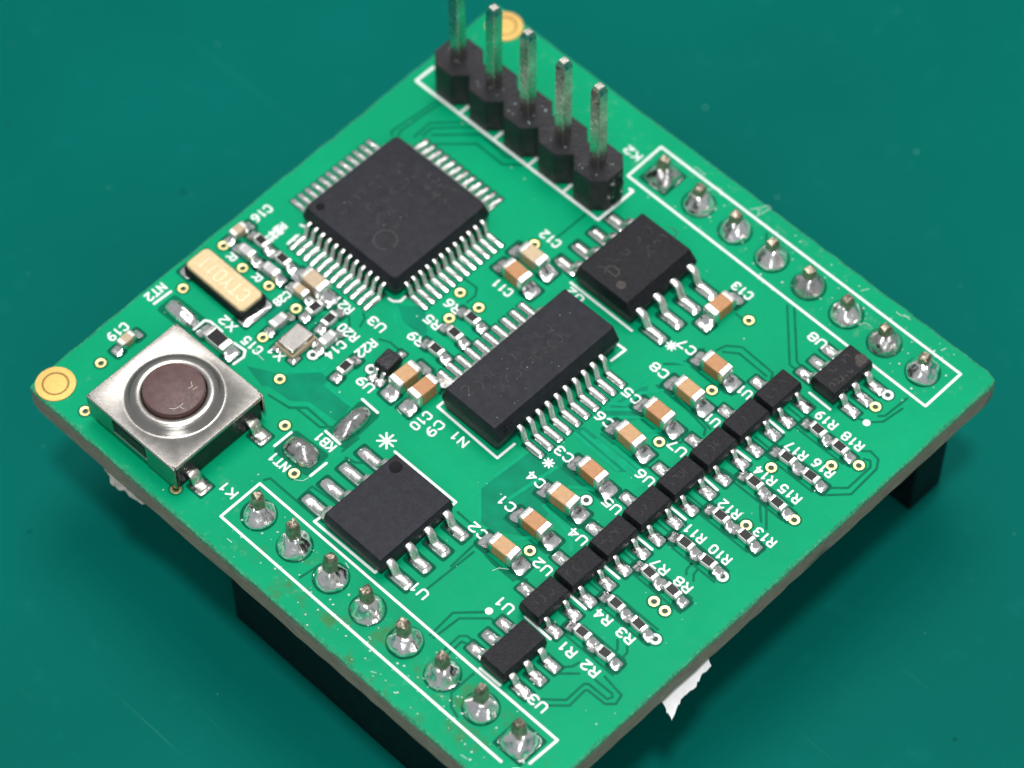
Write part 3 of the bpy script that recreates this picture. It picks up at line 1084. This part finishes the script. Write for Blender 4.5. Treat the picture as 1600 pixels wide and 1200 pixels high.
# ---------------------------------------------------------------- the row of small three-lead transistors
body = ic_body(1.36, 2.22, .10, 1.00, .52, .09, .08, .06, material='epoxy2')
lm = gull_lead(gull_path(.62, .52, .13, .30, ins=.1), .26, .13)
pm = [pad(.95, .58, .13, k + 11, clear=.12) for k in range(5)]
words = ["nearest the six-lead chip by the socket row", "second in the diagonal row", "third in the diagonal row", "fourth in the diagonal row",
         "fifth in the diagonal row", "sixth in the diagonal row", "seventh in the diagonal row", "last in the diagonal row, near the board edge"]
for k in range(8):
    v = 6.02 + 2.385 * k
    e = scribble([(-.6, .6, 0)], .5, .05, 'etch2', 40 + k)
    o = chip("small_transistor", "small black three-lead transistor, " + words[k], (13.56, v, rnd.uniform(-.02, .02)), body,
             [(.66, -.65, 0), (.66, .65, 0), (-.66, 0.05, PI)], lm,
             [(1.20, -.65, 0, pm[k % 5]), (1.20, .65, 0, pm[(k + 2) % 5]), (-1.22, .05, PI, pm[(k + 3) % 5])], [(e, 0, 0, 1.003, PI / 2)])

# six-lead chips
body = ic_body(1.62, 2.92, .10, 1.12, .60, .09, .08, .05, material='epoxy2')
lm = gull_lead(gull_path(.72, .60, .15, .34, ins=.1), .36, .15)
pm = [pad(1.0, .55, .15, k + 21, clear=.12) for k in range(5)]
for (x, y, lb, sd) in ((14.45, 3.0, "black six-lead chip beside the row of small transistors and the socket row", 61),
                       (15.15, 25.75, "black six-lead chip set across the printed header outline near the board corner", 62)):
    leads, pads = [], []
    for k in range(3):
        for ang, sg in ((0, 1), (PI, -1)):
            leads.append((sg * .80, sg * (k - 1) * .95, ang))
            pads.append((sg * 1.50, sg * (k - 1) * .97, ang, pm[(k * 2 + sg) % 5]))
    et = [(scribble([(-1.1, 1.0, .28), (-1.1, .8, -.3)], .45, .055, 'etch', sd), 0, 0, 1.123, PI / 2)] if sd == 62 else None
    o = chip("six_lead_chip", lb, (x, y, rnd.uniform(-.02, .02)), body, leads, lm, pads, et)
    if sd == 62:
        mb = MB()
        mb.add([(.3 * math.cos(a) * (1 + .3 * math.sin(3 * a)), .42 * math.sin(a), 0) for a in [i * .52 for i in range(12)]], [tuple(range(12))])
        obj("scuffed_patch", mb.mesh("scuffed_patch", 'etch', 0), o, (.30, 1.02, 1.124), .4)

# little regulator that sits askew near the middle
body = ic_body(1.22, 1.0, .10, .78, .42, .08, .08, .10, material='plastic')
lm = gull_lead(gull_path(.42, .40, .11, .22, ins=.1), .24, .11)
pq = [pad(.6, .45, .13, k + 71, clear=.10) for k in range(3)]
chip("small_transistor", "tiny glossy black transistor sitting askew beside two tan capacitors", (-1.72, 10.52, PI / 2 + .10), body,
     [(-.60, .22, PI), (-.60, -.24, PI), (.60, 0, 0)], lm, [(-.92, .24, PI, pq[0]), (-.92, -.26, PI, pq[1]), (.92, 0, 0, pq[2])])

# ---------------------------------------------------------------- chip resistors and capacitors


def two_terminal(kind, label, x, y, axis, L, W, H, body_mat, top_mat, term, padl, padw, seed, solder='solder', lift=.03, padgap=0.0):
    key = (kind, L, W, H, body_mat, top_mat, term)
    if key not in _pads:
        mb = MB()
        mb.box(-L / 2 + term * .6, L / 2 - term * .6, -W / 2 + .02, W / 2 - .02, .02, H - .02, .03, 0, 1)
        b = mb.mesh(kind, [body_mat, top_mat], 30)
        mb = MB()
        c = min(.07, W * .14)
        rings = []
        for xx, ins in ((0, c), (c * .5, c * .3), (c * 1.2, 0), (term, 0)):
            x_ = L / 2 - xx
            y0, y1, z0, z1 = -W / 2 + ins, W / 2 - ins, ins * .4, H - ins
            k = c
            rings.append([(x_, y0 + k, z0), (x_, y1 - k, z0), (x_, y1, z0 + k), (x_, y1, z1 - k), (x_, y1 - k, z1), (x_, y0 + k, z1), (x_, y0, z1 - k), (x_, y0, z0 + k)])
        mb.loft(rings)
        t = mb.mesh("terminal", 'tin', 40)
        _pads[key] = (b, t)
    b, t = _pads[key]
    rz = (0 if axis == 0 else PI / 2) + rnd.uniform(-.06, .06)
    x, y = x + rnd.uniform(-.03, .03), y + rnd.uniform(-.03, .03)
    o = obj(kind, b, board, (x, y, ZB + lift), rz, label)
    for k, ang in ((0, 0), (1, PI)):
        obj("terminal", t, o, (0, 0, 0), ang)
        me = pad(padl, padw, .07, (seed + k * 2) % 5 + 31, up=H * (.62 if k == 0 else .35), material=solder)
        s = 1 if k == 0 else -1
        obj("solder_pad", me, o, (s * (L / 2 + padl / 2 - .06 + padgap), 0, -lift + .022), ang)
    return o


for i, (n, x, y, ax) in enumerate(RESISTORS):
    two_terminal("chip_resistor", "tiny black resistor with bright ends beside the printed marking " + (n if n not in ('RA', 'RB') else "C16"), x, y, ax,
                 1.02, .54, .36, 'ceramic', 'rblack', .24, .50, .56, i)
capmats = {'C2': 'tan', 'C1': 'tan2', 'C4': 'tan', 'C3': 'tan2', 'C6': 'tan', 'C5': 'tan2', 'C8': 'tan', 'C7': 'tan2', 'C11': 'tan2', 'C12': 'tan3', 'C13': 'tan2', 'C10': 'tan', 'C9': 'tan2', 'CB': 'beige'}
capword = {'tan': "tan", 'tan2': "orange-brown", 'tan3': "pale tan", 'beige': "pale beige"}
for i, (n, x, y, ax) in enumerate(CAPS_0603):
    cm = capmats[n]
    two_terminal("chip_capacitor", capword[cm] + " ceramic capacitor with silver ends beside the printed marking " + (n if n != 'CB' else "R21"), x, y, ax,
                 1.62, .84 + .02 * (i % 3), .82 if n != 'C9' else .92, cm, cm, .34, .66, .86, i, padgap=.02)
cm2 = {'C16': 'beige', 'CG': 'lilac', 'CH': 'lilac', 'CS': 'beige', 'C15': 'lilac', 'C14': 'lilac', 'C18': 'beige'}
for i, (n, x, y, ax) in enumerate(CAPS_0402):
    cm = cm2[n]
    nm = {'CG': "a tiny resistor near C16", 'CH': "a tiny resistor near the square chip", 'CS': "a larger pale capacitor"}.get(n, "the printed marking " + n)
    two_terminal("chip_capacitor", ("small grey" if cm == 'lilac' else "small beige") + " capacitor beside " + nm, x, y, ax, 1.04, .56, .50, cm, cm, .27, .45, .56, i)
two_terminal("chip_resistor", "larger black resistor with rounded white ends beside the push button", -8.95, 5.55, 0, 1.62, .82, .48, 'ceramic', 'rblack', .36, .55, .85, 3)

# ---------------------------------------------------------------- solder bridges


def blob(L, W, H, seed, material):
    mb = MB()
    n = 28
    prof = [(1.0, 0), (.97, .22), (.88, .5), (.70, .76), (.45, .92), (.2, .99), (.04, 1.0)]
    rings = []
    for r, z in prof:
        ring = []
        for k in range(n):
            a = 2 * PI * k / n
            ca, sa = math.cos(a), math.sin(a)
            sq = (abs(ca) ** 3.2 + abs(sa) ** 3.2) ** (-1 / 3.2)
            q = sq * (.75 + .25 * r) if r > .5 else sq * .87
            w = 1 + .09 * nz(ca * 1.5 + seed, sa * 1.5, 1.0, seed)
            ring.append((r * q * ca * L / 2 * w, r * q * sa * W / 2 * w, H * z * (1 + .30 * nz(ca * r * 1.7, sa * r * 1.7, 1.0, seed + 3))))
        rings.append(ring)
    mb.loft(rings)
    mb.add(rr(-L / 2 - .16, L / 2 + .16, -W / 2 - .16, W / 2 + .16, .16, -.004, 2), [tuple(range(12))], 1)
    return mb.mesh("solder_bridge", [material, 'gap'], 70)


obj("solder_bridge", blob(2.0, 1.35, .62, 2, 'dull'), board, (-1.15, 3.92, Z_CLEAR + .004), .06, "silver solder bridge beside the printed marking NT1")
obj("solder_bridge", blob(2.35, 1.05, .55, 5, 'dull'), board, (-.55, 6.85, Z_CLEAR + .004), PI / 2 + .05, "long silver solder bridge beside the printed marking KB1")
obj("solder_bridge", blob(2.1, 1.0, .50, 8, 'solder'), board, (-11.6, 5.45, Z_CLEAR + .004), .03, "bright solder bridge beside the printed marking NT2")

# ---------------------------------------------------------------- crystals
mb = MB()
mb.loft([rr(-2.2, 2.2, -.88, .88, .12, .03), rr(-2.2, 2.2, -.88, .88, .12, .58), rr(-2.15, 2.15, -.83, .83, .12, .62)])
x2 = obj("crystal", mb.mesh("crystal", 'socket', 30), board, (-11.2, 8.12, ZB), .0, "long crystal with a gold lid beside the printed marking X2")
mb = MB()
mb.loft([rr(-2.17, 2.17, -.78, .78, .30, .61, 4), rr(-2.17, 2.17, -.78, .78, .30, .80, 4), rr(-2.11, 2.11, -.72, .72, .26, .85, 4)])
lid = obj("lid", mb.mesh("lid", 'goldlid', 30), x2, (-.03, 0, 0))
obj("engraving", text_mesh("CTY011", .72, .075, 'goldmark', 0, 3.3), x2, (-.03, -.02, .856), PI)
pe = pad(.85, 1.95, .16, 51, clear=.12)
obj("solder_pad", pe, x2, (2.15, 0, .022))
obj("solder_pad", pe, x2, (-2.15, 0, .022), PI)
mb = MB()
mb.box(-.64, .64, -.86, .86, .03, .40, .04, 0)
x1 = obj("crystal", mb.mesh("crystal", 'beige', 30), board, (-6.08, 8.24, ZB), .03, "small square silver crystal beside the printed marking X1")
mb = MB()
mb.loft([rr(-.56, .56, -.78, .78, .06, .39), rr(-.56, .56, -.78, .78, .06, .60), rr(-.51, .51, -.73, .73, .06, .64)])
obj("lid", mb.mesh("lid", 'steel', 30), x1)
pc = pad(.5, .6, .14, 57, clear=.10)
for sx in (-1, 1):
    for sy in (-1, 1):
        obj("solder_pad", pc, x1, (sx * .56, sy * .72, .022), 0 if sx > 0 else PI)

# ---------------------------------------------------------------- push button
BX, BY = -7.05, 1.10
mb = MB()
mb.box(-3.0, 3.1, -2.85, 2.85, .08, 1.92, .08)
btn = obj("push_button", mb.mesh("push_button", 'plastic', 30), board, (BX, BY, ZB), .012, "square metal push button with a round brown plunger")
mb = MB()
# cover: top plate with a raised ring round the plunger hole
hw, hh, n = 3.20, 3.05, 64
T0 = 2.0


def sqp(a, k=1.0):
    c, s = math.cos(a), math.sin(a)
    m_ = min(hw / max(abs(c), 1e-6), hh / max(abs(s), 1e-6))
    return (c * m_ * k, s * m_ * k)


ang = [2 * PI * (k + .5) / n for k in range(n)]
rings = []
for kind, r, z in (('sq', 1.0, T0 - .16), ('sq', 1.0, T0 - .05), ('sq', .985, T0), ('c', 2.62, T0), ('c', 2.50, T0 - .035), ('c', 2.40, T0 + .0), ('c', 2.22, T0 + .24), ('c', 2.08, T0 + .36), ('c', 1.92, T0 + .40),
                   ('c', 1.72, T0 + .40), ('c', 1.64, T0 + .36), ('c', 1.62, T0 + .1)):
    ring = []
    for a in ang:
        if kind == 'sq':
            x, y = sqp(a, r)
        else:
            x, y = r * math.cos(a), r * math.sin(a)
        ring.append((x, y, z))
    rings.append(ring)
mb.loft(rings, 0, False, False)
cover = obj("metal_cover", mb.mesh("metal_cover", 'steel', 38), btn)
# folded skirts on the two sides without leads; the near one has a slot in the middle


def skirt(sy):
    mb = MB()
    for x0, x1, z0 in ((-3.18, -1.35, .45), (1.05, 3.18, .22)):
        mb.box(x0, x1, -.06, .06, z0, T0 - .02, .04)
    mb.box(-1.36, 1.06, -.055, .055, .42, .72, .03)
    return obj("skirt", mb.mesh("skirt", 'steel', 30), cover, (0, sy * 2.98, 0), 0 if sy < 0 else PI)


skirt(-1)
skirt(1)
mb = MB()
mb.box(-1.3, 1.0, -.10, .05, .75, 1.55, .05)
obj("clip", mb.mesh("clip", 'plastic', 30), btn, (0, -2.93, 0))
mb = MB()
mb.lathe([(1.57, .9), (1.57, T0 + .52), (1.53, T0 + .60), (1.44, T0 + .63), (.02, T0 + .64)], 48)
plg = obj("plunger", mb.mesh("plunger", 'brown', 40), btn)
mb = MB()
ribbon(mb, [(.75, -.95), (.95, -.8), (1.02, -.55), (1.0, -.3)], .035, 0)
ribbon(mb, [(1.0, -.55), (1.25, -.5)], .03, .001)
ribbon(mb, [(.35, .85), (.6, .7), (.55, .5)], .03, .001)
ribbon(mb, [(.75, .6), (.8, .85)], .03, .001)
obj("scuff_marks", mb.mesh("scuff_marks", 'scratch', 0), plg, (0, 0, T0 + .648))
mb = MB()
lmB = gull_lead([(-.3, .75), (.15, .75), (.28, .72), (.36, .55), (.42, .28), (.52, .16), (.68, .12), (1.0, .12)], .64, .18)
lmB.materials[0] = M['pin']
pB = pad(.95, .85, .10, 63, clear=.1, material='dull')
for sx in (1,):
    for ly in (-2.0, 2.05):
        obj("lead", lmB, btn, (sx * 3.1, ly, 0), 0 if sx > 0 else PI)
        obj("solder_pad", pB, btn, (sx * 3.75, ly, .022), 0 if sx > 0 else PI)

# ---------------------------------------------------------------- five-pin header
HU, HV = -12.02, 25.95
mb = MB()
hw, c = 1.25, .66
for z_list in (None,):
    top, bot = [], []
    pts = []
    # front side from pin 1 to pin 5, then back again: octagons joined by short necks
    x0 = -1.25
    for k in range(5):
        xc = 2.54 * k
        pts += [(xc - 1.23, -hw + c), (xc - 1.23 + c, -hw), (xc + 1.23 - c, -hw), (xc + 1.23, -hw + c)]
    for k in reversed(range(5)):
        xc = 2.54 * k
        pts += [(xc + 1.23, hw - c), (xc + 1.23 - c, hw), (xc - 1.23 + c, hw), (xc - 1.23, hw - c)]
cxm = 5.08


def hring(z, ins):
    r = []
    n = len(pts)
    for i in range(n):
        p0, p1, p2 = Vector(pts[i - 1]), Vector(pts[i]), Vector(pts[(i + 1) % n])
        d0, d1 = (p1 - p0).normalized(), (p2 - p1).normalized()
        nn = (Vector((d0.y, -d0.x)) + Vector((d1.y, -d1.x)))
        nn = nn.normalized() if nn.length > 1e-5 else Vector((0, 0))
        q = p1 - nn * ins
        r.append((q.x, q.y, z))
    return r


mb.loft([hring(.05, .03), hring(.10, 0), hring(2.49, 0), hring(2.54, .04)])
hdr = obj("pin_header", mb.mesh("pin_header", 'plastic', 25), board, (HU, HV, ZB), 0, "black five-pin header with tall upright square metal pins")
mb = MB()
s = .32
zt = 8.54
rings = []
for z, k in ((.02, s), (8.1, s), (8.16, s * .97), (zt - .10, s * .72), (zt, s * .62)):
    rings.append(rr(-k, k, -k, k, k * .10, z, 1))
mb.loft(rings)
pinm = mb.mesh("pin", 'pin', 30)
for k in range(5):
    obj("pin", pinm, hdr, (2.54 * k, 0, 0), rnd.uniform(-.05, .05), tilt=(rnd.uniform(-.012, .012), rnd.uniform(-.012, .012)))
# rough broken end with pale scuffs
mb = MB()
r2 = random.Random(5)
ny, nzz = 13, 16
vs = []
for a in range(ny):
    for b in range(nzz):
        y, z = -.56 + 1.12 * a / (ny - 1), .12 + 2.36 * b / (nzz - 1)
        rim = a in (0, ny - 1) or b in (0, nzz - 1)
        d = -.03 if rim else .05 + .13 * nz(y * 2.2, z * 1.6, 1.0, 3) + r2.uniform(-.035, .05)
        vs.append((max(-.03, d), y, z))
mb.add(vs, [(a * nzz + b, (a + 1) * nzz + b, (a + 1) * nzz + b + 1, a * nzz + b + 1) for a in range(ny - 1) for b in range(nzz - 1)])
for k in range(len(mb.m)):
    if r2.random() < .10:
        mb.m[k] = 1
obj("broken_end", mb.mesh("broken_end", ['plastic', 'scratch'], 12), hdr, (11.42, 0, 0), 0, "rough snapped end of the header")
# printed outline round the header
mb = MB()
ribbon(mb, [(-14.02, 25.9), (-14.02, 24.62), (-.55, 24.62), (-.55, 27.25), (-.75, 27.25)], .17, 0)
obj("printed_line", mb.mesh("printed_line", 'silk', 0), board, (0, 0, Z_SILK - .003))
for k in range(4):
    mb = MB()
    x = HU + 1.27 + 2.54 * k
    ribbon(mb, [(x, 24.66), (x, 25.32)], .16, 0)
    obj("printed_line", mb.mesh("printed_line", 'silk', 0), board, (0, 0, Z_SILK - .001))

# ---------------------------------------------------------------- the two sockets below the board, soldered from above


def joint_mesh(seed, square, material):
    mb = MB()
    R0 = .86

    def wob(a, r, z, i):
        ca, sa = math.cos(a), math.sin(a)
        q = 1.0
        if square:
            k = max(0.0, min(1.0, (r - .35) / .45))
            q = 1 + k * ((abs(ca) ** 5 + abs(sa) ** 5) ** (-1 / 5) * .96 - 1)
        w = 1 + .17 * nz(ca * 1.6 + seed * 2.1, sa * 1.4, 1.0, z * 2 + seed) * (1 if i else .3)
        return r * q * w, z + (.20 * nz(ca * 2.4 * r + seed, sa * 2 * r, 1.2, seed + 4) if i > 0 else 0)
    mb.lathe([(R0, .0), (R0 * .97, .10), (R0 * .88, .24), (R0 * .74, .42), (R0 * .60, .58), (R0 * .47, .72), (R0 * .36, .84), (.05, .86)], 28, 0, wob=wob)
    mb.lathe([(.94, -.004), (.80, -.002)], 28, 1, cap1=False)
    return mb.mesh("solder_joint", [material, 'clear'], 70)


def stub_mesh(h, seed):
    mb = MB()
    s = .30
    r = random.Random(seed)
    lean = (r.uniform(-.05, .05), r.uniform(-.05, .05))
    rings = []
    for t, k in ((0.0, s), (.55, s), (.8, s * .97), (.93, s * .86), (1.0, s * .55)):
        rings.append([(x + lean[0] * t + r.uniform(-.02, .02), y + lean[1] * t + r.uniform(-.02, .02), z + (r.uniform(-.10, .08) if t > .9 else 0)) for x, y, z in rr(-k, k, -k, k, k * .25, .3 + (h - .3) * t, 1)])
    mb.loft(rings)
    return mb.mesh("pin_stub", 'cutpin', 30)


jn = [joint_mesh(s, False, 'solder') for s in range(5)] + [joint_mesh(7, True, 'solder')]
jd = [joint_mesh(s + 11, False, 'dull') for s in range(2)] + [joint_mesh(9, True, 'dull')]
for row, (y, dx, lb, sh) in enumerate(((0.0, .0, "black eight-way socket under the long edge beside the push button", 1.85),
                                       (29.05, -.05, "black eight-way socket under the edge behind the pin header", 1.42))):
    mb = MB()
    mb.box(-1.45, 19.3, -1.27, 1.27, .0, 8.5, .10)
    so = obj("socket_header", mb.mesh("socket_header", 'socket', 30), board, (dx, y, 0), 0, lb)
    for k in range(8):
        dull = (row == 1 and k in (4, 6, 0))
        sq = (row == 0 and k == 7) or (row == 1 and k == 0)
        me = (jd[2] if sq else jd[k % 2]) if dull else (jn[5] if sq else jn[(k + row * 2) % 5])
        rz = rnd.choice((0, PI / 2, PI, -PI / 2)) if sq else rnd.uniform(0, 6.28)
        obj("solder_joint", me, so, (2.54 * k, 0, Z_CLEAR + .004), rz)
        if sq:
            obj("solder_pad", pad(1.66, 1.66, .10, 81, clear=.10, nx=12, ny=12, material='dull' if dull else 'solder'), so, (2.54 * k, 0, Z_CLEAR + .003))
        obj("pin_stub", stub_mesh(sh + rnd.uniform(-.12, .15), k + 10 * row), so, (2.54 * k - .05, .05, ZB), rnd.uniform(-.3, .3))

# ---------------------------------------------------------------- torn scraps below the edges


def scrap(name, pts, z, thick, material, label, droop):
    """A torn sheet: jagged outline, real thickness, curling downwards away from the board."""
    mb = MB()
    c = Vector((sum(p[0] for p in pts) / len(pts), sum(p[1] for p in pts) / len(pts)))
    ring = []
    r = random.Random(len(pts) * 3)
    for i in range(len(pts)):
        a, b = Vector(pts[i]), Vector(pts[(i + 1) % len(pts)])
        m_ = max(2, int((b - a).length / .13))
        for k in range(m_):
            p = a.lerp(b, k / m_)
            if k:
                p = p + Vector((r.uniform(-.05, .05), r.uniform(-.05, .05)))
            ring.append(p)

    def zz(p):
        return z + droop(p)
    n = len(ring)
    top = [(p.x, p.y, zz(p)) for p in ring]
    mid = [((p.x + c.x) / 2, (p.y + c.y) / 2, zz((p + c) / 2) + .02) for p in ring]
    vs = top + mid + [(c.x, c.y, zz(c) + .03)] + [(x, y, q - thick) for x, y, q in top] + [(c.x, c.y, zz(c) - thick)]
    fs = []
    for i in range(n):
        j = (i + 1) % n
        fs += [(i, j, n + j, n + i), (n + i, n + j, 2 * n), (j, i, 2 * n + 1 + i, 2 * n + 1 + j), (2 * n + 1 + j, 2 * n + 1 + i, 3 * n + 1)]
    mb.add(vs, fs)
    return obj(name, mb.mesh(name, material, 40))


pc_ = scrap("paper_scrap", [(19.3, 7.2), (20.35, 6.95), (21.28, 6.75), (21.05, 7.35), (20.9, 7.9), (20.95, 8.7), (20.75, 9.4), (20.75, 10.1), (20.3, 10.35), (19.3, 10.2)],
            ZB - 1.72, .10, 'paper', "", lambda p: -0.55 * max(0, p.x - 20.2))
tag(pc_, "torn white paper scrap sticking out under the board edge near resistors", "paper scrap")
tp = scrap("fibre_scrap", [(-8.7, -2.6), (-8.4, -2.92), (-7.9, -2.98), (-7.6, -3.22), (-7.1, -3.2), (-6.7, -3.0), (-6.2, -3.06), (-5.5, -2.96), (-5.2, -2.6)],
           ZB - 1.70, .08, 'tape', "", lambda p: -0.3 * max(0, -2.9 - p.y))
tag(tp, "ragged grey fibre scrap under the board edge below the push button", "fibre scrap")

# ---------------------------------------------------------------- scratches and lint on the board
mb = MB()
for pl in SCUFFS:
    ribbon(mb, pl, .035, 0)
obj("scuff_marks", mb.mesh("scuff_marks", 'scuff', 0), slab, (0, 0, Z_SILK + .012))["kind"] = "stuff"

# ---------------------------------------------------------------- dust and lint
mb = MB()
r3 = random.Random(21)


def speck(x, y, z, s, slot=0):
    n = 5
    a0 = r3.uniform(0, 6)
    base = [(x + s * r3.uniform(.6, 1.2) * math.cos(a0 + 6.283 * i / n), y + s * r3.uniform(.6, 1.2) * math.sin(a0 + 6.283 * i / n), z) for i in range(n)]
    mb.add(base + [(x, y, z + s * .7)], [(i, (i + 1) % n, n) for i in range(n)], slot)


for i in range(150):
    speck(r3.uniform(-13, 20), r3.uniform(-2.4, 31), ZB + .03, r3.choice((.025, .03, .04, .05)))
for i in range(230):                        # flux crumbs beside both rows of joints
    row = r3.random() < .5
    x = r3.uniform(-.5, 19)
    y = r3.gauss(-1.0, .8) if row else r3.gauss(29.4, .9)
    y = max(-2.6, min(31.0, y))
    speck(x, y, ZB + .03, r3.choice((.03, .04, .05, .07)))
for i in range(70):
    speck(r3.uniform(-2.5, 2.5) + -7.9, r3.uniform(-3, 3) + 17.1, ZB + 1.503, .012 + .012 * r3.random()) if i < 8 else speck(3.9 + r3.uniform(-1.4, 1.4), 15 + r3.uniform(-3.8, 3.8), ZB + 1.903, .012 + .014 * r3.random()) if i < 26 else None
for i in range(45):
    k = r3.randrange(5)
    speck(HU + 2.54 * k + r3.uniform(-.8, .8), HV + r3.uniform(-.9, .9), ZB + 2.54, .02 + .025 * r3.random())
for i in range(170):
    x, y = r3.uniform(-45, 45), r3.uniform(-30, 70)
    speck(x, y, 0.0, r3.choice((.04, .05, .06, .10)), 1)
tag(obj("dust", mb.mesh("dust", ['dust', 'matdust'], 0)), "pale dust specks on the board and mat", None, "stuff")
